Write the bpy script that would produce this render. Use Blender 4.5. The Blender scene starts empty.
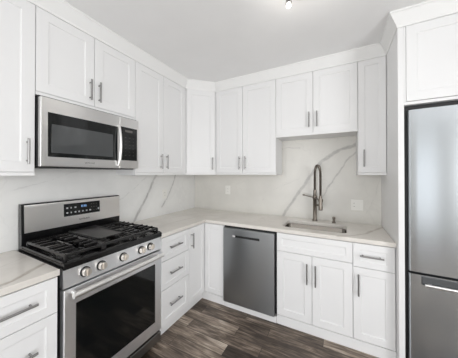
import bpy, bmesh, math, random
from mathutils import Vector, Matrix
PI = math.pi
S = bpy.context.scene
C = S.collection
ZO = 0.045            # height of the measuring datum above the floor

# ------------------------------------------------------------------ camera
cam = bpy.data.objects.new('camera', bpy.data.cameras.new('camera'))
C.objects.link(cam)
cam.data.sensor_fit = 'HORIZONTAL'
cam.data.sensor_width = 36.0
cam.data.lens = 207.99 * 36 / 458
cam.data.shift_y = -6.5675 / 458
cam.data.clip_start = 0.02
cam.location = (2.0741, -2.7247, 1.4631 + ZO)
cam.rotation_euler = (math.radians(90 + 0.3725), 0, math.radians(27.8676))
S.camera = cam

# ------------------------------------------------------------------ world, light, exposure
w = bpy.data.worlds.new('world'); S.world = w; w.use_nodes = True
wn = w.node_tree
bgn = wn.nodes['Background']
sky = wn.nodes.new('ShaderNodeTexSky')
sky.sky_type = 'HOSEK_WILKIE'
sky.sun_direction = (0.3, 0.5, 0.8); sky.turbidity = 4
wn.links.new(sky.outputs['Color'], bgn.inputs['Color'])
bgn.inputs['Strength'].default_value = 0.6

def area(name, loc, rot, sx, sy, power, col=(1, 1, 1)):
    l = bpy.data.lights.new(name, 'AREA'); l.shape = 'RECTANGLE'; l.size = sx; l.size_y = sy
    l.energy = power; l.color = col
    o = bpy.data.objects.new(name, l); C.objects.link(o); o.location = loc; o.rotation_euler = rot
    return o
# fill lights added at made-up openings of the unseen room
area('added_fill_front_wide', (1.20, -5.77, 1.22), (math.radians(-90), 0, PI), 2.0, 2.1, 86, (.975, .985, 1))  # added to light the sink wall from the front
area('added_fill_front_narrow', (3.80, -5.77, 1.20), (math.radians(-90), 0, PI), .66, 2.1, 8.5, (.96, .98, 1))  # added for the bright strip mirrored in the refrigerator
area('added_fill_right', (4.28, -3.15, 1.50), (math.radians(90), 0, math.radians(90)), 1.6, 1.40, 92, (.975, .985, 1))  # added to brighten the range run
area('added_fill_left', (.012, -3.70, 1.30), (math.radians(90), 0, math.radians(-90)), .42, 1.9, 14, (.97, .985, 1))  # added for a bright streak on the dishwasher steel

S.view_settings.view_transform = 'Standard'
S.view_settings.look = 'None'
S.view_settings.gamma = 1.0
S.view_settings.exposure = -0.28
S.view_settings.use_curve_mapping = False
try:
    S.cycles.use_denoising = True
    S.cycles.max_bounces = 14
    S.cycles.diffuse_bounces = 8
    S.cycles.sample_clamp_indirect = 6
except Exception:
    pass

# ------------------------------------------------------------------ materials
def lin(c):
    c = c / 255.0
    return c / 12.92 if c <= .04045 else ((c + .055) / 1.055) ** 2.4
def rgb(r, g, b): return (lin(r), lin(g), lin(b), 1.0)

class NT:
    def __init__(s, name):
        s.m = bpy.data.materials.new(name); s.m.use_nodes = True
        s.t = s.m.node_tree; s.b = s.t.nodes['Principled BSDF']
    def n(s, typ, **kw):
        nd = s.t.nodes.new(typ)
        for k, v in kw.items(): setattr(nd, k, v)
        return nd
    def l(s, a, b): s.t.links.new(a, b)
    def val(s, sock, v):
        if hasattr(v, 'is_linked') or isinstance(v, bpy.types.NodeSocket): s.l(v, sock)
        else: sock.default_value = v
    def math(s, op, a, b=None, clamp=False):
        nd = s.n('ShaderNodeMath', operation=op); nd.use_clamp = clamp
        s.val(nd.inputs[0], a)
        if b is not None: s.val(nd.inputs[1], b)
        return nd.outputs[0]
    def vmath(s, op, a, b=None, scale=None):
        nd = s.n('ShaderNodeVectorMath', operation=op)
        s.val(nd.inputs[0], a)
        if b is not None: s.val(nd.inputs[1], b)
        if scale is not None: s.val(nd.inputs['Scale'], scale)
        return nd.outputs['Value'] if op in ('DOT_PRODUCT', 'LENGTH', 'DISTANCE') else nd.outputs['Vector']
    def noise(s, vec, scale, detail=3, rough=.5):
        nd = s.n('ShaderNodeTexNoise'); s.l(vec, nd.inputs['Vector'])
        nd.inputs['Scale'].default_value = scale; nd.inputs['Detail'].default_value = detail
        nd.inputs['Roughness'].default_value = rough
        return nd
    def mix(s, fac, a, b, blend='MIX'):
        nd = s.n('ShaderNodeMix', data_type='RGBA', blend_type=blend)
        s.val(nd.inputs['Factor'], fac); s.val(nd.inputs['A'] if False else nd.inputs[6], a); s.val(nd.inputs[7], b)
        return nd.outputs[2]
    def ramp(s, fac, stops):
        nd = s.n('ShaderNodeValToRGB'); s.l(fac, nd.inputs[0])
        e = nd.color_ramp.elements
        while len(e) < len(stops): e.new(.5)
        for el, (p, c) in zip(e, stops): el.position = p; el.color = c
        return nd.outputs[0]
    def maprange(s, v, a, b, c=0., d=1.):
        nd = s.n('ShaderNodeMapRange'); s.l(v, nd.inputs[0])
        for i, x in enumerate((a, b, c, d)): nd.inputs[i + 1].default_value = x
        return nd.outputs[0]
    def pos(s): return s.n('ShaderNodeNewGeometry').outputs['Position']
    def bump(s, h, strength, dist=.01):
        nd = s.n('ShaderNodeBump'); s.l(h, nd.inputs['Height'])
        nd.inputs['Strength'].default_value = strength; nd.inputs['Distance'].default_value = dist
        s.l(nd.outputs[0], s.b.inputs['Normal'])

def plain(name, col, rough=.5, metal=0., var=0.03, nscale=6., coat=0.):
    t = NT(name)
    nz = t.noise(t.pos(), nscale, 3)
    k = t.maprange(nz.outputs[0], .3, .7, 1 - var, 1 + var)
    t.l(t.vmath('SCALE', col[:3], scale=k), t.b.inputs['Base Color'])
    t.b.inputs['Roughness'].default_value = rough
    t.b.inputs['Metallic'].default_value = metal
    t.b.inputs['Coat Weight'].default_value = coat
    return t.m

def steel(name, col, rough, axis, aniso=0., arot=0.):
    """brushed metal, brushed along the given axis"""
    t = NT(name)
    sc = [1500., 1500., 1500.]; sc[axis] = 12.
    v = t.vmath('MULTIPLY', t.pos(), tuple(sc))
    nz = t.noise(v, 1.0, 2)
    k = t.maprange(nz.outputs[0], .3, .7, .994, 1.006)
    t.l(t.vmath('SCALE', col[:3], scale=k), t.b.inputs['Base Color'])
    t.b.inputs['Metallic'].default_value = 1
    t.b.inputs['Roughness'].default_value = rough
    if aniso:
        t.b.inputs['Anisotropic'].default_value = aniso
        t.b.inputs['Anisotropic Rotation'].default_value = arot
        tg = t.n('ShaderNodeTangent', direction_type='RADIAL', axis='Z'); t.l(tg.outputs[0], t.b.inputs['Tangent'])
    return t.m

AROT = 0.25
def emit(name, col, strength):
    t = NT(name)
    t.b.inputs['Base Color'].default_value = col
    t.b.inputs['Emission Color'].default_value = col
    t.b.inputs['Emission Strength'].default_value = strength
    return t.m

def quartz(name, base, vein, lines, faint=.2, rough=.25, warm=None):
    """white engineered quartz: drifting veins follow polylines of 3-D points; each line = (points, width, strength)"""
    t = NT(name); P = t.pos()
    wob = t.noise(P, 9., 4, .6)
    off = t.vmath('SCALE', t.vmath('SUBTRACT', wob.outputs['Color'], (.5, .5, .5)), scale=.05)
    Q = t.vmath('ADD', P, off)
    total = None
    brk = t.noise(P, 14., 3, .6).outputs[0]
    for pts, width, strength in lines:
        d = None
        for a, b in zip(pts, pts[1:]):
            a = Vector(a); b = Vector(b); ba = b - a
            pa = t.vmath('SUBTRACT', Q, tuple(a))
            h = t.math('DIVIDE', t.vmath('DOT_PRODUCT', pa, tuple(ba)), ba.length_squared, clamp=True)
            pr = t.vmath('SCALE', tuple(ba), scale=h)
            e = t.vmath('LENGTH', t.vmath('SUBTRACT', pa, pr))
            d = e if d is None else t.math('MINIMUM', d, e)
        core = t.maprange(d, width * .35, width, 1., 0.)
        halo = t.maprange(d, 0., width * 4.5, .28, 0.)
        f = t.math('MULTIPLY', t.math('MAXIMUM', core, halo), t.maprange(brk, .25, .7, strength * .45, strength))
        total = f if total is None else t.math('MAXIMUM', total, f)
    # soft clouds and hairline drifts of the stone
    c1 = t.noise(P, 2.2, 5, .62)
    hair = t.math('ABSOLUTE', t.math('SUBTRACT', t.noise(Q, 1.7, 4, .55).outputs[0], .5))
    hairf = t.maprange(hair, 0., .02, faint * .45, 0.)
    cloud = t.maprange(c1.outputs[0], .40, .78, 0., faint)
    total2 = t.math('MAXIMUM', hairf, cloud)
    total = total2 if total is None else t.math('MAXIMUM', total, total2)
    col = t.mix(total, base, vein)
    t.l(col, t.b.inputs['Base Color'])
    t.b.inputs['Roughness'].default_value = rough
    return t.m

def floor_mat():
    t = NT('wood_plank_floor'); P = t.pos()
    br = t.n('ShaderNodeTexBrick'); t.l(P, br.inputs['Vector'])
    br.offset = .37; br.offset_frequency = 2; br.squash = 1.0
    br.inputs['Color1'].default_value = (0, 0, 0, 1); br.inputs['Color2'].default_value = (1, 1, 1, 1)
    br.inputs['Mortar'].default_value = (.5, .5, .5, 1)
    br.inputs['Scale'].default_value = 1.0; br.inputs['Mortar Size'].default_value = .0022
    br.inputs['Mortar Smooth'].default_value = .1; br.inputs['Bias'].default_value = 0
    br.inputs['Brick Width'].default_value = .74; br.inputs['Row Height'].default_value = .122
    rnd = t.n('ShaderNodeSeparateColor'); t.l(br.outputs['Color'], rnd.inputs[0]); rnd = rnd.outputs[0]
    # grain runs along each plank and is shifted from one plank to the next
    shift = t.n('ShaderNodeCombineXYZ'); t.l(t.math('MULTIPLY', rnd, 37.), shift.inputs[1]); t.l(t.math('MULTIPLY', rnd, 11.), shift.inputs[0])
    G = t.vmath('ADD', t.vmath('MULTIPLY', P, (2.6, 24., 1.)), shift.outputs[0])
    g1 = t.noise(G, 1.3, 6, .65); g1.inputs['Distortion'].default_value = .9
    g2 = t.noise(t.vmath('MULTIPLY', P, (7., 90., 1.)), 1., 4)
    g3 = t.noise(t.vmath('ADD', t.vmath('MULTIPLY', P, (2.2, 5., 1.)), shift.outputs[0]), 1., 3)
    f = t.math('ADD', t.math('MULTIPLY', rnd, .40), t.math('MULTIPLY', g1.outputs[0], .95))
    f = t.math('ADD', f, t.math('MULTIPLY', t.math('SUBTRACT', g3.outputs[0], .5), .9))
    f = t.math('SUBTRACT', f, .24)
    f = t.math('ADD', f, t.math('MULTIPLY', t.math('SUBTRACT', g2.outputs[0], .5), .5))
    col = t.ramp(f, [(.14, rgb(40, 33, 28)), (.34, rgb(72, 61, 52)), (.50, rgb(104, 91, 80)), (.66, rgb(151, 137, 123)), (.86, rgb(198, 186, 171))])
    col = t.mix(br.outputs['Fac'], col, rgb(58, 49, 43))
    t.l(col, t.b.inputs['Base Color'])
    t.l(t.maprange(g1.outputs[0], .3, .7, .34, .5), t.b.inputs['Roughness'])
    h = t.math('SUBTRACT', t.math('MULTIPLY', g1.outputs[0], .3), br.outputs['Fac'])
    t.bump(h, .25, .004)
    return t.m

def v3(pts, ax):
    return pts
M = {}
M['wall'] = plain('wall_paint', rgb(216, 215, 212), .7, var=.012, nscale=3)
M['ceiling'] = plain('ceiling_paint', rgb(236, 236, 236), .85, var=.012, nscale=4)
M['cab'] = plain('white_cabinet_lacquer', rgb(226, 226, 226), .45, var=.006, nscale=2)
M['trim'] = plain('white_trim_paint', rgb(230, 230, 229), .45, var=.008)
M['shadow'] = plain('cabinet_interior', rgb(205, 205, 203), .6)
M['nickel'] = steel('brushed_nickel', rgb(152, 151, 150), .36, 2)
M['steel_y'] = steel('stainless_brushed_along_range', rgb(240, 238, 236), .30, 1, .7, AROT)
M['steel_front'] = steel('stainless_range_front', rgb(246, 247, 249), .38, 1, .7, AROT)
M['steel_mw'] = steel('stainless_brushed_microwave', rgb(222, 221, 220), .30, 1, .7, AROT)
M['steel_x'] = steel('stainless_brushed_fridge', rgb(202, 207, 211), .22, 2, .7, AROT)
M['steel_dw'] = steel('dark_stainless_dishwasher', rgb(160, 163, 165), .28, 2, .85, AROT)
M['steel_dk'] = steel('dark_stainless_drawer', rgb(150, 149, 147), .34, 1)  # darker steel for the storage drawer
M['steel_bright'] = plain('polished_steel_bar', rgb(244, 243, 241), .36, 1.)
M['recess_shade'] = plain('painted_recess_shade', rgb(74, 76, 78), .4)  # shade of the freezer handle recess put into the colour
M['knob'] = plain('knob_metal', rgb(236, 230, 222), .3, 1.)
M['sink'] = plain('sink_stainless', rgb(142, 137, 130), .2, 1.)
M['bronze'] = plain('dark_nickel_faucet', rgb(124, 117, 109), .30, 1.)
M['black'] = plain('black_enamel', rgb(12, 12, 13), .22, var=.05)
M['blackmat'] = plain('matte_black_plastic', rgb(13, 13, 14), .5, var=.05)
M['iron'] = plain('cast_iron', rgb(30, 29, 29), .26, var=.15, nscale=60)
M['griddle'] = plain('seasoned_griddle_plate', rgb(22, 22, 22), .30, var=.12, nscale=20)
M['glass'] = plain('black_oven_glass', rgb(7, 10, 11), .07, var=.05)
M['screen'] = plain('microwave_screen_glass', rgb(66, 68, 69), .10, var=.04, coat=.4)
M['grey'] = plain('key_legend_grey', rgb(168, 170, 172), .6)
M['lcd'] = emit('clock_display_glow', rgb(120, 160, 210), .35)
M['plate'] = plain('white_plastic_plate', rgb(226, 225, 220), .4, var=.01)
M['slot'] = plain('dark_slot', rgb(60, 58, 55), .6)
M['ink'] = plain('grey_print', rgb(96, 93, 90), .5)
M['pale_tab'] = plain('pale_tab_white', rgb(225, 225, 225), .5)
M['brass'] = plain('burner_brass', rgb(176, 142, 96), .35, 1.)
M['alu'] = plain('burner_aluminium', rgb(150, 149, 146), .4, 1.)
M['bulb'] = emit('lit_frosted_glass', (1, .97, .93, 1), 2.5)
M['floor'] = floor_mat()
Z = ZO
M['qback'] = quartz('quartz_backsplash_sink_wall', rgb(213, 211, 205), rgb(140, 138, 136), [
    ([(1.39, 0, .86 + Z), (1.50, 0, 1.038 + Z), (1.625, 0, 1.222 + Z), (1.736, 0, 1.40 + Z), (1.805, 0, 1.50 + Z), (1.895, 0, 1.615 + Z), (2.034, 0, 1.715 + Z), (2.26, 0, 1.80 + Z)], .027, .80),
    ([(1.80, 0, 1.09 + Z), (1.882, 0, 1.16 + Z), (1.98, 0, 1.331 + Z), (2.085, 0, 1.495 + Z), (2.155, 0, 1.62 + Z), (2.30, 0, 1.76 + Z)], .014, .62),
    ([(1.377, 0, 1.776 + Z), (1.50, 0, 1.80 + Z), (1.642, 0, 1.787 + Z)], .008, .5),
    ([(1.10, 0, 1.05 + Z), (1.283, 0, 1.247 + Z), (1.50, 0, 1.34 + Z), (1.641, 0, 1.41 + Z)], .006, .3),
    ([(2.33, 0, 1.0 + Z), (2.41, 0, 1.2 + Z), (2.46, 0, 1.4 + Z)], .006, .25)], .2, .3)
M['qleft'] = quartz('quartz_backsplash_range_wall', rgb(226, 226, 224), rgb(140, 139, 138), [
    ([(0, -1.16, .84 + Z), (0, -1.073, 1.006 + Z), (0, -.96, 1.169 + Z), (0, -.869, 1.335 + Z), (0, -.79, 1.47 + Z)], .024, .8),
    ([(0, -.70, 1.03 + Z), (0, -.592, 1.158 + Z), (0, -.495, 1.333 + Z), (0, -.44, 1.46 + Z)], .016, .7),
    ([(0, -1.45, 1.13 + Z), (0, -1.276, 1.19 + Z), (0, -1.047, 1.354 + Z), (0, -.93, 1.45 + Z)], .007, .35),
    ([(0, -2.45, 1.2 + Z), (0, -2.15, 1.34 + Z), (0, -1.93, 1.40 + Z), (0, -1.7, 1.5 + Z)], .007, .25)], .2, .3)
M['qtop'] = quartz('quartz_worktop', rgb(224, 220, 214), rgb(150, 139, 126), [
    ([(2.05, -.66, .914 + Z), (2.20, -.55, .914 + Z), (2.30, -.44, .914 + Z), (2.36, -.30, .914 + Z), (2.47, -.10, .914 + Z)], .022, .6),
    ([(.30, -1.36, .914 + Z), (.40, -1.10, .914 + Z), (.43, -.85, .914 + Z), (.47, -.5, .914 + Z), (.70, -.3, .914 + Z)], .010, .45),
    ([(.15, -1.2, .914 + Z), (.2, -.8, .914 + Z), (.33, -.4, .914 + Z), (.6, -.12, .914 + Z), (1.3, -.1, .914 + Z)], .012, .35),
    ([(.62, -2.46, .914 + Z), (.59, -2.30, .914 + Z), (.53, -2.2, .914 + Z), (.46, -2.1, .914 + Z)], .024, .85),
    ([(.30, -2.5, .914 + Z), (.33, -2.3, .914 + Z), (.22, -2.1, .914 + Z)], .010, .3)], .32, .22)

# ------------------------------------------------------------------ mesh helpers (datum coordinates; ZO is added on linking)
def box(bm, x0, x1, y0, y1, z0, z1, bev=0., seg=1):
    if x0 > x1: x0, x1 = x1, x0
    if y0 > y1: y0, y1 = y1, y0
    mt = Matrix.Translation(((x0 + x1) / 2, (y0 + y1) / 2, (z0 + z1) / 2)) @ Matrix.Diagonal((x1 - x0, y1 - y0, z1 - z0, 1))
    r = bmesh.ops.create_cube(bm, size=1, matrix=mt)
    if bev > 0:
        es = list({e for v in r['verts'] for e in v.link_edges})
        bmesh.ops.bevel(bm, geom=es, offset=bev, segments=seg, affect='EDGES', profile=.5)

class Fr:
    """a face frame: u runs along the front, w points out of it"""
    def __init__(s, o, u, n): s.o = Vector((o[0], o[1], 0)); s.u = Vector((u[0], u[1], 0)).normalized(); s.n = Vector((n[0], n[1], 0)).normalized()
    def p(s, u, w, z): return s.o + s.u * u + s.n * w + Vector((0, 0, z))
def fbox(bm, F, u0, u1, w0, w1, z0, z1, bev=0., seg=1):
    m = Matrix((( F.u.x, F.n.x, 0, 0), (F.u.y, F.n.y, 0, 0), (0, 0, 1, 0), (0, 0, 0, 1)))
    c = F.p((u0 + u1) / 2, (w0 + w1) / 2, (z0 + z1) / 2)
    mt = Matrix.Translation(c) @ m @ Matrix.Diagonal((abs(u1 - u0), abs(w1 - w0), abs(z1 - z0), 1))
    r = bmesh.ops.create_cube(bm, size=1, matrix=mt)
    if bev > 0:
        es = list({e for v in r['verts'] for e in v.link_edges})
        bmesh.ops.bevel(bm, geom=es, offset=bev, segments=seg, affect='EDGES', profile=.5)

def cyl(bm, a, b, r, r2=None, seg=20, cap=True):
    a = Vector(a); b = Vector(b); d = b - a
    q = d.to_track_quat('Z', 'Y').to_matrix().to_4x4()
    mt = Matrix.Translation((a + b) / 2) @ q
    bmesh.ops.create_cone(bm, cap_ends=cap, segments=seg, radius1=r, radius2=r if r2 is None else r2, depth=d.length, matrix=mt)

def tube(bm, pts, rad, seg=12, cap=True):
    pts = [Vector(p) for p in pts]
    rads = rad if isinstance(rad, (list, tuple)) else [rad] * len(pts)
    rings = []; up = None
    for i, p in enumerate(pts):
        d = (pts[min(i + 1, len(pts) - 1)] - pts[max(i - 1, 0)]).normalized()
        if up is None:
            up = Vector((0, 0, 1)) if abs(d.z) < .9 else Vector((1, 0, 0))
        s = d.cross(up).normalized(); up = s.cross(d).normalized()
        rings.append([bm.verts.new(p + (s * math.cos(2 * PI * k / seg) + up * math.sin(2 * PI * k / seg)) * rads[i]) for k in range(seg)])
    for a, b in zip(rings, rings[1:]):
        for k in range(seg): bm.faces.new((a[k], a[(k + 1) % seg], b[(k + 1) % seg], b[k]))
    if cap:
        bm.faces.new(rings[0][::-1]); bm.faces.new(rings[-1])

def lathe(bm, c, prof, seg=28):
    """prof: list of (radius, z) bottom to top about the vertical through c"""
    rings = []
    for r, z in prof:
        rings.append([bm.verts.new((c[0] + r * math.cos(2 * PI * k / seg), c[1] + r * math.sin(2 * PI * k / seg), c[2] + z)) for k in range(seg)])
    for a, b in zip(rings, rings[1:]):
        for k in range(seg): bm.faces.new((a[k], a[(k + 1) % seg], b[(k + 1) % seg], b[k]))
    bm.faces.new(rings[0][::-1]); bm.faces.new(rings[-1])

def prism(bm, poly, z0, z1, bev=0.):
    lo = [bm.verts.new((x, y, z0)) for x, y in poly]; hi = [bm.verts.new((x, y, z1)) for x, y in poly]
    n = len(poly); fs = [bm.faces.new(lo[::-1]), bm.faces.new(hi)]
    for k in range(n): fs.append(bm.faces.new((lo[k], lo[(k + 1) % n], hi[(k + 1) % n], hi[k])))
    bmesh.ops.recalc_face_normals(bm, faces=fs)
    if bev: bmesh.ops.bevel(bm, geom=list({e for f in fs for e in f.edges}), offset=bev, segments=1, affect='EDGES', profile=.5)

def extrude_profile(bm, prof, axis, a, b):
    """closed profile of (p, q) extruded along axis 'x' (p=y,q=z) or 'y' (p=x,q=z)"""
    mk = (lambda t, p, q: (t, p, q)) if axis == 'x' else (lambda t, p, q: (p, t, q))
    A = [bm.verts.new(mk(a, p, q)) for p, q in prof]; B = [bm.verts.new(mk(b, p, q)) for p, q in prof]
    n = len(prof); fs = [bm.faces.new(A), bm.faces.new(B[::-1])]
    for k in range(n): fs.append(bm.faces.new((A[k], A[(k + 1) % n], B[(k + 1) % n], B[k])))
    bmesh.ops.recalc_face_normals(bm, faces=fs)

def world_base(p):
    v = Vector((0, 0, 0))
    while p is not None: v += p.location; p = p.parent
    return v
def obj(name, bm, mat, parent=None, smooth=None):
    """link bm (datum coordinates) as ONE mesh object"""
    bmesh.ops.translate(bm, verts=bm.verts, vec=(0, 0, ZO))
    if parent is not None:
        bmesh.ops.translate(bm, verts=bm.verts, vec=-world_base(parent))
        loc = Vector((0, 0, 0))
    else:
        xs = [v.co for v in bm.verts]
        loc = Vector(((min(v.x for v in xs) + max(v.x for v in xs)) / 2, (min(v.y for v in xs) + max(v.y for v in xs)) / 2, min(v.z for v in xs)))
        bmesh.ops.translate(bm, verts=bm.verts, vec=-loc)
    bmesh.ops.recalc_face_normals(bm, faces=bm.faces)
    me = bpy.data.meshes.new(name); bm.to_mesh(me); bm.free()
    me.materials.append(M[mat])
    if smooth is not None:
        for p in me.polygons: p.use_smooth = True
        me.set_sharp_from_angle(angle=math.radians(smooth))
    o = bpy.data.objects.new(name, me); C.objects.link(o)
    o.location = loc
    if parent is not None: o.parent = parent
    return o
def thing(name, label, cat, loc, group=None):
    o = bpy.data.objects.new(name, None); C.objects.link(o); o.empty_display_size = .1
    o.location = (loc[0], loc[1], loc[2] + ZO); o['label'] = label; o['category'] = cat
    if group: o['group'] = group
    return o
def tag(o, label, cat, group=None):
    o['label'] = label; o['category'] = cat
    if group: o['group'] = group
    return o
def struct(name, bm, mat):
    o = obj(name, bm, mat); o['kind'] = 'structure'; return o
def B(): return bmesh.new()

# ------------------------------------------------------------------ key measures
CT, CTH, CD = .9137, .036, .649
UB, UT, UD, DG = 1.4507, 2.578, .304, .591
H = 2.688
FL = -ZO
YR0, YR1 = -1.3488, -2.111
PX, PX2, PD = 2.473, 2.511, .718
BF = .643
XR = 3.45            # right side of the refrigerator niche
XW = 4.30            # right wall of the room
YF = -5.8

# ------------------------------------------------------------------ the room
b = B(); box(b, -.15, XW + .15, YF - .15, .15, FL - .1, FL); struct('floor', b, 'floor')
b = B(); box(b, -.15, XW + .15, YF - .15, .15, H, H + .1); struct('ceiling', b, 'ceiling')
b = B(); box(b, -.15, -.014, YF - .15, .15, FL, H); struct('wall_left', b, 'wall')
b = B(); box(b, -.014, XW + .15, .014, .15, FL, H); struct('wall_back', b, 'wall')
b = B()   # right wall with an opening added for the fill light, and the return wall beside the refrigerator
wz0, wz1 = .84, 2.2
wy0, wy1 = -3.95, -2.35
box(b, XW, XW + .15, YF - .15, wy0, FL, H); box(b, XW, XW + .15, wy1, .014, FL, H)
box(b, XW, XW + .15, wy0, wy1, FL, wz0); box(b, XW, XW + .15, wy0, wy1, wz1, H)
struct('wall_right', b, 'wall')
b = B(); box(b, XR, XR + .12, -.95, .0138, FL, H); struct('wall_right.001', b, 'wall')
b = B()   # wall behind the camera with two openings added for fill lights
dx0, dx1, dz1 = .14, 2.26, 2.23
vx0, vx1 = 3.47, 4.13
box(b, -.014, dx0, YF - .15, YF, FL, H); box(b, dx0, dx1, YF - .15, YF, dz1, H); box(b, dx1, vx0, YF - .15, YF, FL, H)
box(b, vx0, vx1, YF - .15, YF, dz1, H); box(b, vx1, XW, YF - .15, YF, FL, H)
struct('wall_front', b, 'wall')
b = B()
for x in (dx0 + .03, (dx0 + dx1) / 2, dx1 - .03): box(b, x - .03, x + .03, YF - .07, YF - .02, FL, dz1)
box(b, dx0, dx1, YF - .07, YF - .02, dz1 - .06, dz1); box(b, dx0, dx1, YF - .07, YF - .02, FL, FL + .06)
struct('added_door_1', b, 'trim')  # made-up door frame around the wide front fill light
b = B()
for y in (wy0 + .025, (wy0 + wy1) / 2, wy1 - .025): box(b, XW + .04, XW + .1, y - .025, y + .025, wz0, wz1)
box(b, XW + .04, XW + .1, wy0, wy1, wz0, wz0 + .05); box(b, XW + .04, XW + .1, wy0, wy1, wz1 - .05, wz1)
struct('added_window_1', b, 'trim')  # made-up window frame around the right-hand fill light
b = B()
for x in (vx0 + .025, vx1 - .025): box(b, x - .025, x + .025, YF - .07, YF - .02, FL, dz1)
box(b, vx0, vx1, YF - .07, YF - .02, FL, FL + .06); box(b, vx0, vx1, YF - .07, YF - .02, dz1 - .06, dz1)
struct('added_door_3', b, 'trim')  # made-up frame around the narrow fill light that the refrigerator mirrors
b = B()   # door frame added round the fill light on the left wall
for y in (-3.94, -3.46): box(b, -.014, .018, y - .035, y + .035, FL, 2.33)
box(b, -.014, .018, -3.975, -3.425, 2.26, 2.33); box(b, -.014, .018, -3.905, -3.495, FL, .34 - ZO)
struct('added_door_2', b, 'trim')
b = B(); box(b, -.014, .004, YF, -2.56, FL, FL + .1, .003); struct('baseboard_left', b, 'trim')
b = B(); box(b, XW - .016, XW, YF, .01, FL, FL + .1, .003); struct('baseboard_right', b, 'trim')

# crown moulding along the tops of the wall cabinets
path = [(UD, -2.56), (UD, -DG), (DG, -UD), (PX, -UD), (PX, -PD), (XR, -PD)]
prof = [(-.02, UT + .0008), (.004, UT + .0008), (.006, UT + .016), (.05, H - .018), (.0555, H - .014), (.0555, H - .0005), (-.02, H - .0005)]
def offset_path(path, o):
    P = [Vector(p) for p in path]; out = []
    for i, p in enumerate(P):
        ns = []
        if i > 0: d = (P[i] - P[i - 1]).normalized(); ns.append(Vector((d.y, -d.x)))
        if i < len(P) - 1: d = (P[i + 1] - P[i]).normalized(); ns.append(Vector((d.y, -d.x)))
        if len(ns) == 1: out.append(p + ns[0] * o)
        else:
            m = (ns[0] + ns[1]).normalized(); out.append(p + m * (o / m.dot(ns[0])))
    return out
b = B(); rings = []
for o_, z_ in prof: rings.append([b.verts.new((q.x, q.y, z_)) for q in offset_path(path, o_)])
n = len(prof)
for k in range(n):
    r0, r1 = rings[k], rings[(k + 1) % n]
    for i in range(len(path) - 1): b.faces.new((r0[i], r0[i + 1], r1[i + 1], r1[i]))
b.faces.new([r[0] for r in rings]); b.faces.new([r[-1] for r in rings][::-1])
struct('trim_1', b, 'trim')

# ------------------------------------------------------------------ cabinet fronts
def shaker(bm, F, u0, u1, z0, z1, w0, w1, stile, slope=.009, dep=.006):
    def ring(i, w): return [bm.verts.new(F.p(u, w, z)) for u, z in ((u0 + i, z0 + i), (u1 - i, z0 + i), (u1 - i, z1 - i), (u0 + i, z1 - i))]
    rs = [ring(0, w0), ring(0, w1 - .002), ring(.002, w1), ring(stile, w1), ring(stile + slope * .3, w1 - dep * .8), ring(stile + slope, w1 - dep)]
    for a, c in zip(rs, rs[1:]):
        for k in range(4): bm.faces.new((a[k], a[(k + 1) % 4], c[(k + 1) % 4], c[k]))
    bm.faces.new(rs[0][::-1]); bm.faces.new(rs[-1])
def pull(F, u, z, L, vert, w, parent):
    """bar pull with two posts"""
    bm = B(); so = .032
    if vert:
        cyl(bm, F.p(u, w + so, z - L / 2), F.p(u, w + so, z + L / 2), .0066, seg=12)
        for s in (-1, 1): cyl(bm, F.p(u, w - .001, z + s * L * .36), F.p(u, w + so, z + s * L * .36), .0050, seg=10)
    else:
        cyl(bm, F.p(u - L / 2, w + so, z), F.p(u + L / 2, w + so, z), .0066, seg=12)
        for s in (-1, 1): cyl(bm, F.p(u + s * L * .36, w - .001, z), F.p(u + s * L * .36, w + so, z), .0050, seg=10)
    return obj('handle', bm, 'nickel', parent, smooth=40)
def door(parent, F, u0, u1, z0, z1, hu=None, hz=None, L=.165, stile=.066, wf=0., name='door'):
    bm = B(); shaker(bm, F, u0, u1, z0, z1, wf - .0195, wf, stile)
    d = obj(name, bm, 'cab', parent)
    if hu is not None: pull(F, hu, hz, L, True, wf, d)
    return d
def drawer(parent, F, u0, u1, z0, z1, L=.165, stile=.05, hu=None, wf=0., name='drawer'):
    bm = B(); shaker(bm, F, u0, u1, z0, z1, wf - .0195, wf, stile)
    d = obj(name, bm, 'cab', parent)
    if L: pull(F, (u0 + u1) / 2 if hu is None else hu, (z0 + z1) / 2 + .004, L, False, wf, d)
    return d
FLU = Fr((UD, 0), (0, 1), (1, 0))        # left wall, upper fronts: u = y
FBU = Fr((0, -UD), (1, 0), (0, -1))      # back wall, upper fronts: u = x
FLB = Fr((BF, 0), (0, 1), (1, 0))
FBB = Fr((0, -BF), (1, 0), (0, -1))
G = .0018
UDZ0, UDZ1 = UB + .024, UT - .0005        # wall door bottom and top

# ---- wall cabinets
def wall_box_left(name, label, y0, y1, z0, z1):
    t = thing(name, label, 'cabinet', (UD / 2, (y0 + y1) / 2, z0))
    bm = B(); box(bm, -.013 + .0135, UD - .021, y0 + .0004, y1 - .0004, z0, z1 - .001, .001); obj('carcass', bm, 'cab', t)
    bm = B(); box(bm, UD - .0205, UD - .002, y0 + .0004, y1 - .0004, z0, z0 + .022, .001); obj('bottom_rail', bm, 'cab', t)
    return t
def wall_box_back(name, label, x0, x1, z0, z1):
    t = thing(name, label, 'cabinet', ((x0 + x1) / 2, -UD / 2, z0))
    bm = B(); box(bm, x0 + .0004, x1 - .0004, -UD + .021, -.0005, z0, z1 - .001, .001); obj('carcass', bm, 'cab', t)
    bm = B(); box(bm, x0 + .0004, x1 - .0004, -UD + .0205, -UD + .002, z0, z0 + .022, .001); obj('bottom_rail', bm, 'cab', t)
    return t
t = wall_box_left('wall_cabinet', 'tall white shaker wall cabinet left of the microwave at the left photo edge', -2.57, YR1, UB, UT)
door(t, FLU, -2.57 + G, YR1 - G, UDZ0, UDZ1, -2.152, 1.607)
U2B = 2.008
t = wall_box_left('wall_cabinet', 'short white two-door wall cabinet directly above the microwave', YR1, YR0, U2B - .018, UT)
ym = -1.736
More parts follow.
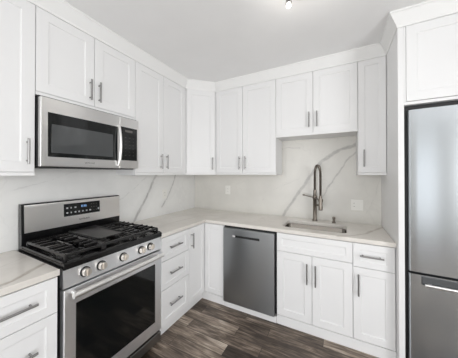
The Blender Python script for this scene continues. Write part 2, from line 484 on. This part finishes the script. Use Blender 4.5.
door(t, FLU, YR1 + G, ym - G, U2B + .006, UDZ1, -1.773, 2.135); door(t, FLU, ym + G, YR0 - G, U2B + .006, UDZ1, -1.702, 2.135)
t = wall_box_left('wall_cabinet', 'tall white two-door wall cabinet between microwave and diagonal corner cabinet', YR0, -DG, UB, UT)
ym = -.976
door(t, FLU, YR0 + G, ym - G, UDZ0, UDZ1, -1.019, 1.60); door(t, FLU, ym + G, -DG - .006, UDZ0, UDZ1, -.933, 1.60)
# diagonal corner cabinet
t = thing('corner_wall_cabinet', 'white diagonal one-door corner wall cabinet where the two runs meet', 'cabinet', (.25, -.25, UB))
bm = B(); k = .0205 * math.sqrt(2); kk = .0205
prism(bm, [(.0005, -.0005), (.0005, -DG + .0006), (UD - kk * .41 - .012, -DG + .0006), (UD - .0005, -DG + .018), (DG - .018, -UD + .0005), (DG - .0006, -UD + kk * .41 + .012), (DG - .0006, -.0005)], UB, UT - .001)
obj('carcass', bm, 'cab', t)
dl = math.hypot(DG - UD, DG - UD)
FD = Fr((UD, -DG), (1, 1), (1, -1))
door(t, FD, .014, dl - .014, UDZ0, UDZ1, dl - .052, 1.60, wf=.006)
UX, SX = 1.4177, 2.2418
t = wall_box_back('wall_cabinet', 'tall white two-door wall cabinet above the dishwasher, right of the corner cabinet', DG, UX, UB, UT)
xm = .989
door(t, FBU, DG + .006, xm - G, UDZ0, UDZ1, .951, 1.60); door(t, FBU, xm + G, UX - G, UDZ0, UDZ1, 1.030, 1.60)
SB = 1.888
t = wall_box_back('wall_cabinet', 'short white two-door wall cabinet above the sink and faucet', UX, SX, SB, UT)
xm = 1.826
door(t, FBU, UX + G, xm - G, SB + .02, UDZ1, 1.786, 2.052); door(t, FBU, xm + G, SX - G, SB + .02, UDZ1, 1.866, 2.052)
t = wall_box_back('wall_cabinet', 'narrow tall white one-door wall cabinet between sink cabinet and fridge panel', SX, PX, UB, UT)
door(t, FBU, SX + G, PX - .004, UDZ0, UDZ1, 2.291, 1.615, stile=.055)
# fridge surround
b = B(); box(b, PX + .0005, PX2, -PD, -.0005, FL, UT, .0015)
tag(obj('fridge_end_panel', b, 'cab'), 'tall plain white end panel standing between worktop and refrigerator', 'panel')
OB = 1.982
t = thing('over_fridge_cabinet', 'deep white two-door cabinet above the refrigerator', 'cabinet', (2.98, -PD / 2, OB))
bm = B(); box(bm, PX2 + .0005, XR - .0005, -PD + .0205, .0125, OB, UT - .001, .001); obj('carcass', bm, 'cab', t)
bm = B(); box(bm, PX2 + .0005, XR - .0005, -PD + .0203, -PD + .002, OB, OB + .0215, .001); obj('bottom_rail', bm, 'cab', t)
bm = B(); box(bm, PX2 + .0005, 2.5225, -PD + .0203, -PD + .001, OB + .022, UT - .001, .001); obj('face_frame_stile', bm, 'cab', t)
FO = Fr((0, -PD), (1, 0), (0, -1))
door(t, FO, 2.5245, 2.982 - G, OB + .026, UDZ1, 2.946, 2.135); door(t, FO, 2.982 + G, XR - .006, OB + .026, UDZ1, 3.02, 2.135)

# ---- base cabinets
BT = CT - CTH - .001
DT = BT - .006
TK = .045            # underside of the base carcasses
def base_left(name, label, y0, y1):
    t = thing(name, label, 'cabinet', (BF / 2, (y0 + y1) / 2, FL))
    bm = B(); box(bm, .001, BF - .0205, y0 + .0005, y1 - .0005, TK, BT, .001); obj('carcass', bm, 'cab', t)
    bm = B(); box(bm, .02, .600, y0 + .0005, y1 - .0005, FL, TK - .001, .001); obj('toe_kick', bm, 'cab', t)
    return t
t = base_left('drawer_base_cabinet', 'white three-drawer base cabinet left of the range at the photo edge', -2.495, YR1 - .012)
a0, a1 = -2.495 + G, YR1 - .014
drawer(t, FLB, a0, a1, .672, DT, hu=-2.305); drawer(t, FLB, a0, a1, .365, .668, hu=-2.305); drawer(t, FLB, a0, a1, .055, .361, hu=-2.305)
t = base_left('drawer_base_cabinet', 'white three-drawer base cabinet just right of the range', YR0 + .012, -.938)
a0, a1 = YR0 + .014, -.938 - G
drawer(t, FLB, a0, a1, .652, DT, hu=-1.161); drawer(t, FLB, a0, a1, .388, .648, hu=-1.161); drawer(t, FLB, a0, a1, .062, .384, hu=-1.161)
# corner base
X0 = .907
t = thing('corner_base_cabinet', 'white L-shaped corner base cabinet with bifold door left of the dishwasher', 'cabinet', (.4, -.4, FL))
bm = B(); c = BF - .0205
prism(bm, [(.001, -.001), (.001, -.937), (c, -.937), (c, -c), (X0, -c), (X0, -.001)], TK, BT); obj('carcass', bm, 'cab', t)
bm = B(); prism(bm, [(.02, -.02), (.02, -.937), (.600, -.937), (.600, -.634), (X0, -.634), (X0, -.02)], FL, TK - .001); obj('toe_kick', bm, 'cab', t)
door(t, FLB, -.936, -BF - .0025, .055, DT, -.897, .735, stile=.055)
door(t, FBB, BF + .0025, X0 - .001, .055, DT, stile=.055)
# sink base: open carcass of panels so that the bowl hangs inside
S0, S1 = 1.5165, 2.177
t = thing('sink_base_cabinet', 'wide white two-door base cabinet under the sink with false drawer front', 'cabinet', ((S0 + S1) / 2, -BF / 2, FL))
bm = B(); yb = -BF + .0205
box(bm, S0, S0 + .006, yb, -.001, TK, BT); box(bm, S1 - .018, S1, yb, -.001, TK, BT)
box(bm, S0 + .006, S1 - .018, yb, -.001, TK, TK + .018); box(bm, S0 + .006, S1 - .018, -.012, -.001, TK + .018, BT)
box(bm, S0 + .006, S1 - .018, yb, yb + .02, BT - .2, BT); box(bm, (S0 + S1) / 2 - .02, (S0 + S1) / 2 + .02, yb, yb + .02, TK + .018, BT - .2)
obj('carcass', bm, 'cab', t)
def toe_back(t, x0, x1, y=-.634, z1=None):
    bm = B(); box(bm, x0, x1, y, -.02, FL, TK - .001 if z1 is None else z1, .001); obj('toe_kick', bm, 'cab', t)
toe_back(t, S0, S1)
drawer(t, FBB, S0 + G, S1 - G, .694, DT, L=0, name='false_drawer_front')
xm = 1.849
door(t, FBB, S0 + G, xm - G, .055, .690, 1.806, .527, L=.19); door(t, FBB, xm + G, S1 - G, .055, .690, 1.880, .522, L=.19)
t = thing('base_cabinet', 'narrow white base cabinet beside the fridge panel, one drawer over one door', 'cabinet', ((S1 + PX) / 2, -BF / 2, FL))
bm = B(); box(bm, S1 + .0005, PX - .0005, yb, -.001, TK, BT, .001); obj('carcass', bm, 'cab', t)
toe_back(t, S1 + .0005, PX - .0005)
drawer(t, FBB, S1 + G, PX - .007, .672, DT, L=.165, hu=2.309); door(t, FBB, S1 + G, PX - .007, .055, .668, 2.216, .529, L=.18, stile=.06)

# ------------------------------------------------------------------ worktops
def rrect(x0, x1, y0, y1, r, seg=6):
    out = []
    for cx, cy, a in ((x1 - r, y1 - r, 0), (x0 + r, y1 - r, 90), (x0 + r, y0 + r, 180), (x1 - r, y0 + r, 270)):
        for k in range(seg + 1):
            q = math.radians(a + 90 * k / seg); out.append((cx + r * math.cos(q), cy + r * math.sin(q)))
    return out
def slab(outer, hole, z0, z1, bev=.003):
    bm = B()
    def loop(pts):
        vs = [bm.verts.new((x, y, z1)) for x, y in pts]
        return [bm.edges.new((vs[i], vs[(i + 1) % len(vs)])) for i in range(len(vs))]
    es = loop(outer) + (loop(hole) if hole else [])
    r = bmesh.ops.triangle_fill(bm, use_beauty=True, use_dissolve=False, edges=es)
    fs = [g for g in r['geom'] if isinstance(g, bmesh.types.BMFace)]
    bmesh.ops.recalc_face_normals(bm, faces=fs)
    e = bmesh.ops.extrude_face_region(bm, geom=fs)
    bmesh.ops.translate(bm, verts=[v for v in e['geom'] if isinstance(v, bmesh.types.BMVert)], vec=(0, 0, z0 - z1))
    bmesh.ops.recalc_face_normals(bm, faces=bm.faces)
    if bev:
        ed = [q for q in bm.edges if len(q.link_faces) == 2 and q.calc_face_angle(0) > 1.2 and abs(q.verts[0].co.z - q.verts[1].co.z) < 1e-4]
        bmesh.ops.bevel(bm, geom=ed, offset=bev, segments=2, affect='EDGES', profile=.5)
    return bm
SK = (1.539, 2.138, -.530, -.185)
hole = rrect(*SK, .055)
bm = slab([(.0005, -.0005), (.0005, YR0 + .006), (CD, YR0 + .006), (CD, -CD), (PX - .0005, -CD), (PX - .0005, -.0005)], hole, CT - CTH, CT)
tag(obj('worktop', bm, 'qtop'), 'long L-shaped pale quartz worktop holding the sink', 'worktop')
bm = slab([(.0005, -2.51), (CD, -2.51), (CD, YR1 - .006), (.0005, YR1 - .006)], None, CT - CTH, CT)
tag(obj('worktop', bm, 'qtop'), 'short quartz worktop left of the range with grey-brown vein', 'worktop')
# backsplash slabs
b = B(); box(b, -.0135, 0, -2.57, .0005, CT - CTH, UB + .03); box(b, -.0135, 0, YR1, YR0, UB + .03, 1.99)
tag(obj('backsplash', b, 'qleft'), 'veined white quartz backsplash behind the range on the left wall', 'backsplash')
b = B(); box(b, .0005, PX, 0, .0135, CT - CTH, UB + .03); box(b, UX, SX, 0, .0135, UB + .03, SB + .03)
tag(obj('backsplash', b, 'qback'), 'white quartz backsplash behind the faucet with bold diagonal grey veins', 'backsplash')

# ------------------------------------------------------------------ sink, faucet, soap dispenser
t = thing('sink', 'undermount stainless steel sink set into the quartz worktop', 'sink', (1.84, -.37, CT - .24))
bm = B(); rings = []
for ins, r, z in ((-.010, .065, CT - CTH - .0025), (-.006, .06, CT - CTH - .0012), (-.004, .058, CT - CTH - .004), (.004, .05, CT - .19), (.02, .045, CT - .222), (.05, .04, CT - .226), (.13, .02, CT - .23)):
    rings.append([bm.verts.new((x, y, z)) for x, y in rrect(SK[0] + ins, SK[1] - ins, SK[2] + ins, SK[3] - ins, r)])
for a, c in zip(rings, rings[1:]):
    n = len(a)
    for k in range(n): bm.faces.new((a[k], a[(k + 1) % n], c[(k + 1) % n], c[k]))
bm.faces.new(rings[-1]); obj('bowl', bm, 'sink', t, smooth=50)
bm = B(); lathe(bm, (1.84, -.35, CT - .2297), [(.012, 0), (.045, .0), (.045, .004), (.036, .0045), (.03, .001), (.012, .001)], 24); obj('drain', bm, 'alu', t, smooth=40)

fx, fy = 1.822, -.088
t = thing('faucet', 'tall dark nickel spring-neck faucet behind the sink', 'faucet', (fx, fy, CT))
bm = B(); lathe(bm, (fx, fy, CT), [(.030, .0006), (.030, .008), (.0235, .016), (.0215, .03), (.0215, .25), (.0245, .255), (.0245, .29), (.018, .30), (.0165, .36), (.011, .365)], 24)
obj('column', bm, 'bronze', t, smooth=35)
R = .092
arc = [(fx, fy, CT + .36)] + [(fx, fy, CT + .36 + .19 * q / 5) for q in range(1, 6)]
zc = CT + .55
FA = Vector((math.sin(.41), -math.cos(.41)))
def fo(d): return fx + FA.x * d, fy + FA.y * d
arc += [(*fo(R - R * math.cos(q * PI / 16)), zc + R * math.sin(q * PI / 16)) for q in range(1, 17)]
arc += [(*fo(2 * R), zc - .25 * q / 6) for q in range(1, 7)]
# resample and wind the spring as a ribbed hose
def resample(P, step):
    P = [Vector(p) for p in P]; out = [P[0].copy()]; acc = 0
    for a, c in zip(P, P[1:]):
        L = (c - a).length; d = step - acc
        while d <= L: out.append(a.lerp(c, d / L)); d += step
        acc = L - (d - step)
    return out
hp = resample(arc, .0032)
bm = B(); tube(bm, hp, [.0125 + .0026 * math.cos(i * PI / 2) for i in range(len(hp))], 12); obj('spring_hose', bm, 'bronze', t, smooth=60)
hz = zc - .25
bm = B(); lathe(bm, (*fo(2 * R), hz - .15), [(.014, 0), (.021, .004), (.022, .04), (.018, .07), (.017, .14), (.0135, .16)], 20); obj('spray_head', bm, 'bronze', t, smooth=35)
bm = B(); tube(bm, [(*fo(.018), CT + .275), (*fo(.09), CT + .262), (*fo(2 * R - .02), CT + .262)], .0075, 10); cyl(bm, (*fo(2 * R), CT + .248), (*fo(2 * R), CT + .276), .026, seg=20); obj('docking_arm', bm, 'bronze', t, smooth=40)
bm = B(); cyl(bm, (fx - .02, fy, CT + .272), (fx - .125, fy - .004, CT + .296), .0065, .0055, 12); cyl(bm, (fx - .112, fy - .004, CT + .293), (fx - .135, fy - .004, CT + .298), .0095, seg=12); obj('lever_handle', bm, 'bronze', t, smooth=40)
bm = B(); cyl(bm, (fx + .018, fy - .01, CT + .185), (fx + .066, fy - .035, CT + .185), .011, seg=14); tube(bm, [(fx + .06, fy - .033, CT + .185), (fx + .075, fy - .04, CT + .195), (fx + .078, fy - .042, CT + .23)], .008, 10); obj('spray_hook', bm, 'bronze', t, smooth=40)
sx, sy = 2.022, -.118
t = thing('soap_dispenser', 'small dark metal soap dispenser right of the faucet', 'soap dispenser', (sx, sy, CT))
bm = B(); lathe(bm, (sx, sy, CT), [(.022, .0006), (.022, .006), (.014, .012), (.0125, .04), (.016, .044), (.016, .062), (.011, .068)], 20); obj('pump_body', bm, 'bronze', t, smooth=35)
bm = B(); tube(bm, [(sx, sy, CT + .058), (sx - .004, sy - .03, CT + .062), (sx - .008, sy - .06, CT + .056)], .0055, 10); obj('spout', bm, 'bronze', t, smooth=40)

# ------------------------------------------------------------------ outlets
def plate(name, label, cat, axis, a0, a1, z0, z1, gangs):
    if axis == 'back': F = Fr((0, 0), (1, 0), (0, -1)); loc = ((a0 + a1) / 2, 0, z0)
    else: F = Fr((0, 0), (0, 1), (1, 0)); loc = (0, (a0 + a1) / 2, z0)
    t = thing(name, label, cat, loc)
    bm = B(); fbox(bm, F, a0, a1, .0004, .007, z0, z1, .0025, 2); obj('cover_plate', bm, 'plate', t)
    n = len(gangs); wdt = (a1 - a0) / n
    for i, g in enumerate(gangs):
        c = a0 + wdt * (i + .5); zm = (z0 + z1) / 2
        bm = B(); fbox(bm, F, c - .017, c + .017, .0065, .0085, zm - .034, zm + .034, .001)
        f = obj('receptacle' if g == 'o' else 'switch_rocker', bm, 'plate', t)
        bm = B()
        if g == 'o':
            bm.free()
            for s in (-1, 1):
                for q in (-.006, .006):
                    bm = B(); fbox(bm, F, c + q - .0012, c + q + .0012, .0082, .0088, zm + s * .018 - .004, zm + s * .018 + .005); obj('slot', bm, 'slot', f)
        else:
            bm.free()
    return t
plate('wall_outlet', 'white double-gang outlet and switch plate right of the faucet', 'outlet', 'back', 2.192, 2.309, 1.054, 1.176, 'os')
plate('wall_outlet', 'small white outlet plate on the back wall left of the sink, above the dishwasher', 'outlet', 'back', .575, .655, 1.16, 1.285, 'o')
plate('wall_outlet', 'white outlet plate on the left wall between the two grey veins', 'outlet', 'left', -.700, -.620, 1.13, 1.255, 'o')

# ------------------------------------------------------------------ gas range
RX, RY0, RY1 = .664, -2.1045, -1.3545      # front plane, left end, right end
t = thing('gas_range', 'stainless steel gas range with black cooktop and five knobs', 'range', (.35, (RY0 + RY1) / 2, FL))
bm = B(); box(bm, .03, .615, RY0, RY1, FL + .03, .908, .002)
for x in (.08, .56):
    for y in (RY0 + .05, RY1 - .05): cyl(bm, (x, y, FL), (x, y, FL + .031), .018, seg=12)
obj('body', bm, 'blackmat', t)
bm = B(); extrude_profile(bm, [(.075, .909), (.640, .909), (.655, .900), (.667, .902), (.668, .934), (.660, .942), (.645, .944), (.635, .936), (.105, .936), (.095, .947), (.075, .947)], 'y', RY0, RY1)
for y0, y1 in ((RY0, RY0 + .018), (RY1 - .018, RY1)): box(bm, .09, .65, y0, y1, .93, .948, .003)
obj('cooktop', bm, 'black', t)
bm = B(); extrude_profile(bm, [(.616, .790), (.657, .790), (.661, .795), (.650, .897), (.616, .905)], 'y', RY0 + .001, RY1 - .001); cp = obj('control_panel', bm, 'steel_front', t)
for y in (-1.984, -1.884, -1.722, -1.563, -1.472):
    bm = B(); zc_ = .846; xs_ = .6555
    cyl(bm, (xs_ - .004, y, zc_), (xs_ + .006, y, zc_ + .0006), .0305, seg=28); kb = obj('knob', bm, 'blackmat', t, smooth=35)
    bm = B(); cyl(bm, (xs_ + .006, y, zc_), (xs_ + .032, y, zc_ + .002), .0255, .0235, 28); box(bm, xs_ + .028, xs_ + .042, y - .006, y + .006, zc_ - .017, zc_ + .020, .002); obj('knob_grip', bm, 'knob', kb, smooth=35)
# oven door
bm = B(); box(bm, .616, RX, RY0 + .002, RY1 - .002, .082, .780, .004, 2); od = obj('oven_door', bm, 'steel_front', t)
bm = B(); box(bm, RX - .002, RX + .0025, -2.040, -1.426, .178, .682, .002); obj('oven_window', bm, 'glass', od)
bm = B(); hx, hzz = RX + .044, .752
cyl(bm, (hx, RY0 + .03, hzz), (hx, RY1 - .022, hzz), .0175, seg=18)
for y in (RY0 + .05, RY1 - .045): box(bm, RX - .002, hx, y - .009, y + .009, hzz - .007, hzz + .009, .003)
obj('handle', bm, 'steel_bright', od, smooth=40)
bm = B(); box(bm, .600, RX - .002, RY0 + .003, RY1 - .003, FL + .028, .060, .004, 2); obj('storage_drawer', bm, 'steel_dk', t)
# backguard
bm = B(); box(bm, .022, .074, RY0, RY1, .905, 1.03, .002); extrude_profile(bm, [(.022, 1.03), (.074, 1.03), (.066, 1.236), (.058, 1.242), (.022, 1.242)], 'y', RY0, RY1); bg = obj('backguard', bm, 'black', t)
bm = B(); extrude_profile(bm, [(.070, 1.034), (.0775, 1.034), (.0695, 1.234), (.062, 1.234)], 'y', RY0 + .016, RY1 - .002); obj('backguard_fascia', bm, 'steel_y', bg)
def slant(z): return .0775 - (z - 1.034) * .04
FG = Fr((0, 0), (0, 1), (1, 0))
bm = B(); extrude_profile(bm, [(slant(1.108) - .003, 1.108), (slant(1.108) + .0015, 1.108), (slant(1.212) + .0015, 1.212), (slant(1.212) - .003, 1.212)], 'y', -1.846, -1.555); dp = obj('display_panel', bm, 'glass', bg)
def key(name, y0, y1, z0, z1, m='grey'):
    bm = B(); box(bm, slant((z0 + z1) / 2) + .001, slant((z0 + z1) / 2) + .0021, y0, y1, z0, z1); obj(name, bm, m, dp)
for row, z in enumerate((1.176, 1.137)):
    for k in range(7):
        if row == 0 and k > 2: continue
        y = -1.828 + k * .030
        key('key', y, y + (.013, .009, .014, .011, .010, .013, .012)[k], z - .006, z + .006)
for k in range(3):
    for r_ in range(3): y = -1.632 + k * .021; z = 1.190 - r_ * .028; key('key', y, y + .005, z - .003, z + .003, 'ink')
key('key', -1.574, -1.562, 1.132, 1.150)
for k in range(4): y = -1.716 + k * .0105 + (.004 if k > 1 else 0); key('clock_digit', y, y + .007, 1.172, 1.190, 'lcd')
# maker's lettering under the display
def lettering(txt, size, mat, place, parent, name='lettering', thick=.0004):
    cu = bpy.data.curves.new('txt', 'FONT'); cu.body = txt; cu.size = size; cu.extrude = thick; cu.align_x = 'CENTER'; cu.align_y = 'CENTER'
    to = bpy.data.objects.new('txt', cu); C.objects.link(to)
    bpy.context.view_layer.update()
    me = bpy.data.meshes.new_from_object(to.evaluated_get(bpy.context.evaluated_depsgraph_get()))
    bpy.data.objects.remove(to)
    bm = B(); bm.from_mesh(me)
    for v in bm.verts: v.co = place(v.co.x, v.co.y, v.co.z)
    return obj(name, bm, mat, parent)
lettering('SAMSUNG', .019, 'ink', lambda a, c, d: Vector((slant(1.068 + c) + .0003 + d, -1.690 + a, 1.068 + c)), bg)

# burners and grates
for x, y, r, m_ in ((.22, -1.985, .040, 'alu'), (.50, -1.985, .046, 'alu'), (.22, -1.47, .036, 'alu'), (.50, -1.47, .048, 'alu'), (.36, -1.728, .040, 'alu')):
    bm = B(); lathe(bm, (x, y, .9365), [(r * 1.25, 0), (r * 1.25, .004), (r * .95, .009), (r * .9, .012)], 24); bu = obj('burner', bm, m_, t, smooth=40)
    bm = B(); lathe(bm, (x, y, .9487), [(r * .86, 0), (r * .9, .003), (r * .82, .008), (r * .3, .009)], 24); obj('burner_cap', bm, 'blackmat', bu, smooth=40)
def bar(bm, a, c, wd=.011, h=.013):
    a = Vector(a); c = Vector(c); d = (c - a); L = d.length; m = (a + c) / 2
    ang = math.atan2(d.y, d.x)
    mt = Matrix.Translation(m) @ Matrix.Rotation(ang, 4, 'Z') @ Matrix.Diagonal((L, wd, h, 1))
    r = bmesh.ops.create_cube(bm, size=1, matrix=mt)
    bmesh.ops.bevel(bm, geom=list({e for v in r['verts'] for e in v.link_edges}), offset=.003, segments=1, affect='EDGES', profile=.5)
GZ = .974
def grate(y0, y1, centre=False):
    bm = B(); x0, x1 = .118, .632
    for y in (y0, y1): bar(bm, (x0 - .005, y, GZ), (x1 + .005, y, GZ), .014, .018)
    for x in (x0, x1): bar(bm, (x, y0 - .005, GZ), (x, y1 + .005, GZ), .014, .018)
    xm, ym = (x0 + x1) / 2, (y0 + y1) / 2
    for x in (x0, x1):
        for y in (y0, y1): box(bm, x - .008, x + .008, y - .008, y + .008, .9365, GZ, .002)
    if not centre:
        bar(bm, (xm, y0, GZ), (xm, y1, GZ))
        bar(bm, (x0, ym, GZ + .001), (x0 + .075, ym, GZ + .001)); bar(bm, (x1, ym, GZ + .001), (x1 - .075, ym, GZ + .001)); bar(bm, (xm - .10, ym, GZ + .001), (xm + .10, ym, GZ + .001))
        for x in (x0 + .064, x0 + .128, x0 + .192, x1 - .064, x1 - .128, x1 - .192):
            bar(bm, (x, y0 - .006, GZ + .006), (x, y0 + .082, GZ + .006), .013, .020); bar(bm, (x, y1 + .006, GZ + .006), (x, y1 - .082, GZ + .006), .013, .020)
        for x in (x0 + .03, x1 - .03, xm): box(bm, x - .006, x + .006, ym - .006, ym + .006, GZ + .004, GZ + .01)
    else:
        bar(bm, (xm, y0, GZ), (xm, y1, GZ))
        for x in (x1 - .045, x1 - .09): bar(bm, (x, y0, GZ), (x, y0 + .06, GZ)); bar(bm, (x, y1, GZ), (x, y1 - .06, GZ))
    return obj('grate', bm, 'iron', t)
grate(-2.082, -1.862); grate(-1.846, -1.614, True); grate(-1.598, -1.378)
gt = thing('griddle', 'flat dark griddle plate lying on the middle of the gas range', 'griddle', (.32, -1.73, .984))
bm = B(); box(bm, .125, .520, -1.836, -1.624, .9845, .990, .003)
for y0, y1 in ((-1.836, -1.829), (-1.631, -1.624)): box(bm, .125, .520, y0, y1, .988, .998, .002)
box(bm, .125, .132, -1.836, -1.624, .988, .998, .002); obj('plate', bm, 'griddle', gt)
bm = B(); box(bm, .512, .540, -1.82, -1.64, .987, .994, .003); obj('front_lip', bm, 'griddle', gt)

# ------------------------------------------------------------------ microwave
MY0, MY1, MZ0, MZ1, MX = -2.107, -1.353, 1.512, 1.972, .361
t = thing('microwave', 'stainless over-the-range microwave hung above the gas range', 'microwave', (.18, -1.73, MZ0))
bm = B(); box(bm, .001, .327, MY0, MY1, MZ0 + .004, MZ1 + .012, .002); obj('case', bm, 'blackmat', t)
bm = B(); box(bm, .02, .325, MY0 + .03, MY1 - .03, MZ0 - .008, MZ0 + .003, .002)
obj('bottom_vent', bm, 'blackmat', t)
bm = B(); box(bm, .3275, MX, MY0 + .002, -1.5535, MZ0, MZ1, .004, 2); md = obj('door', bm, 'steel_mw', t)
bm = B(); box(bm, MX - .002, MX + .0015, -2.066, -1.572, 1.578, 1.876, .001); dw_ = obj('window_border', bm, 'glass', md)
bm = B(); box(bm, MX + .001, MX + .0022, -2.046, -1.614, 1.606, 1.800, .001); obj('viewing_window', bm, 'screen', dw_)
bm = B(); pts = []
for k in range(17):
    q = k / 16; pts.append((MX + .006 + .030 * math.sin(PI * min(1, max(0, q))) ** .6, -1.566, 1.534 + .352 * q))
tube(bm, pts, .0115, 12); obj('handle', bm, 'steel_bright', md, smooth=45)
bm = B(); box(bm, .3275, MX, -1.5525, MY1 - .002, MZ0, MZ1, .004, 2); cpn = obj('control_frame', bm, 'steel_mw', t)
bm = B(); box(bm, MX - .002, MX + .0015, -1.540, -1.374, 1.585, 1.886, .001); kp = obj('control_panel', bm, 'glass', cpn)
for r_ in range(6):
    for k in range(3): bm = B(); box(bm, MX + .001, MX + .002, -1.503 + k * .04, -1.489 + k * .04, 1.628 + r_ * .032, 1.634 + r_ * .032); obj('key', bm, 'slot', kp)
bm = B(); box(bm, MX + .001, MX + .002, -1.500, -1.425, 1.842, 1.862); obj('clock_display', bm, 'ink', kp)
lettering('SAMSUNG', .016, 'ink', lambda a, c, d: Vector((MX + .0003 + d, -1.80 + a, 1.546 + c)), md)

# ------------------------------------------------------------------ dishwasher
D0, D1 = .9105, 1.5135
t = thing('dishwasher', 'dark stainless dishwasher built in between corner cabinet and sink cabinet', 'dishwasher', ((D0 + D1) / 2, -.33, FL))
bm = B(); box(bm, D0 + .001, D1 - .001, -.632, -.02, TK, BT - .002, .002); obj('tub', bm, 'blackmat', t)
bm = B(); box(bm, D0 + .004, D1 - .014, -.672, -.633, .030, BT - .018, .004, 2); dd = obj('door', bm, 'steel_dw', t)
bm = B(); box(bm, 1.055, 1.345, -.6735, -.660, .764, .786, .002); hb = obj('pocket_handle', bm, 'blackmat', dd)
bm = B(); box(bm, 1.052, 1.342, -.686, -.672, .778, .7885, .003); obj('grip', bm, 'blackmat', hb)
bm = B(); box(bm, 1.040, 1.072, -.6885, -.686, .772, .790, .0008); obj('pale_tab', bm, 'pale_tab', dd)  # small pale tab at the left end of the grip
bm = B(); box(bm, D0 + .001, D1 - .001, -.640, -.1, FL, .022, .002); obj('toe_kick', bm, 'cab', t)

# ------------------------------------------------------------------ refrigerator
f0, f1 = 2.533, 3.428
t = thing('refrigerator', 'large stainless refrigerator with bottom freezer drawer at the right edge', 'refrigerator', ((f0 + f1) / 2, -.4, FL))
bm = B(); box(bm, f0 - .018, f1 + .018, -.690, -.03, FL + .02, 1.976, .004)
for x in (f0 + .06, f1 - .06):
    for y in (-.62, -.1): cyl(bm, (x, y, FL), (x, y, FL + .022), .022, seg=12)
obj('case', bm, 'blackmat', t)
def fdoor(name, x0, x1, z0, z1):
    bm = B(); n = 16; prof = [(x0, -.694)]
    for k in range(n + 1):
        u = k / n; e = min(u, 1 - u) * (x1 - x0)
        y = -.738 - .0035 * math.sin(PI * u) + (.012 * (1 - e / .012) ** 2 if e < .012 else 0)
        prof.append((x0 + (x1 - x0) * u, y))
    prof.insert(2, (x0 + .006, -.7365)); prof.insert(-1, (x1 - .006, -.7365))
    prof.append((x1, -.694))
    lo = [bm.verts.new((x, y, z0)) for x, y in prof]; hi = [bm.verts.new((x, y, z1)) for x, y in prof]; m = len(prof)
    bm.faces.new(lo); bm.faces.new(hi[::-1])
    for k in range(m): bm.faces.new((lo[k], lo[(k + 1) % m], hi[(k + 1) % m], hi[k]))
    return obj(name, bm, 'steel_x', t, smooth=30)
xc = (f0 + f1) / 2
fdoor('door', f0, xc - .002, .748, 1.936); fdoor('door', xc + .002, f1, .748, 1.936)
fz = fdoor('freezer_drawer', f0, f1, .03, .730)
bm = B(); box(bm, 2.600, 3.36, -.7495, -.735, .664, .722, .003); rc = obj('painted_handle_recess', bm, 'recess_shade', fz)  # raised slab, its dark colour stands in for recess shade
bm = B(); cyl(bm, (2.612, -.766, .672), (3.348, -.766, .672), .0095, seg=16)
for x in (2.64, 3.32): box(bm, x - .012, x + .012, -.766, -.748, .664, .680, .002)
obj('handle', bm, 'steel_bright', fz, smooth=40)
bm = B(); box(bm, f0, f1, -.68, -.6, FL + .002, FL + .03, .002); obj('kick_grille', bm, 'blackmat', t)

# ------------------------------------------------------------------ ceiling light
lx, ly = 1.90, -1.37
t = thing('ceiling_light', 'nickel ceiling light with lit frosted glass shades at the top edge', 'light', (lx, ly, H - .12))
bm = B(); lathe(bm, (lx, ly, H - .030), [(.135, 0), (.150, .006), (.150, .022), (.145, .0295)], 40); obj('canopy', bm, 'nickel', t, smooth=35)
for k in range(3):
    a = math.radians(145 + 120 * k); x, y = lx + .155 * math.cos(a), ly + .155 * math.sin(a)
    bm = B(); cyl(bm, (lx + .10 * math.cos(a), ly + .10 * math.sin(a), H - .032), (x, y, H - .05), .009, seg=12); cyl(bm, (x, y, H - .058), (x, y, H - .034), .02, seg=16); am = obj('arm', bm, 'nickel', t, smooth=40)
    bm = B(); lathe(bm, (x, y, H - .088), [(.007, 0), (.013, .004), (.016, .012), (.014, .0295)], 20); obj('glass_shade', bm, 'bulb', am, smooth=60)
    l = bpy.data.lights.new('lamp_glow', 'POINT'); l.energy = .7; l.shadow_soft_size = .03; l.color = (1, .96, .9)
    lo = bpy.data.objects.new('lamp_glow', l); C.objects.link(lo); lo.location = (x, y, H - .155 + ZO)

# ------------------------------------------------------------------ repeats share a group
GROUPS = {'wall_cabinet': 'white shaker wall cabinets', 'drawer_base_cabinet': 'white three-drawer base cabinets',
          'wall_outlet': 'white outlet plates on the backsplash', 'worktop': 'pale quartz worktops', 'backsplash': 'veined quartz backsplash slabs'}
for o in C.objects:
    if o.parent is None and 'label' in o:
        g = GROUPS.get(o.name.split('.')[0])
        if g: o['group'] = g
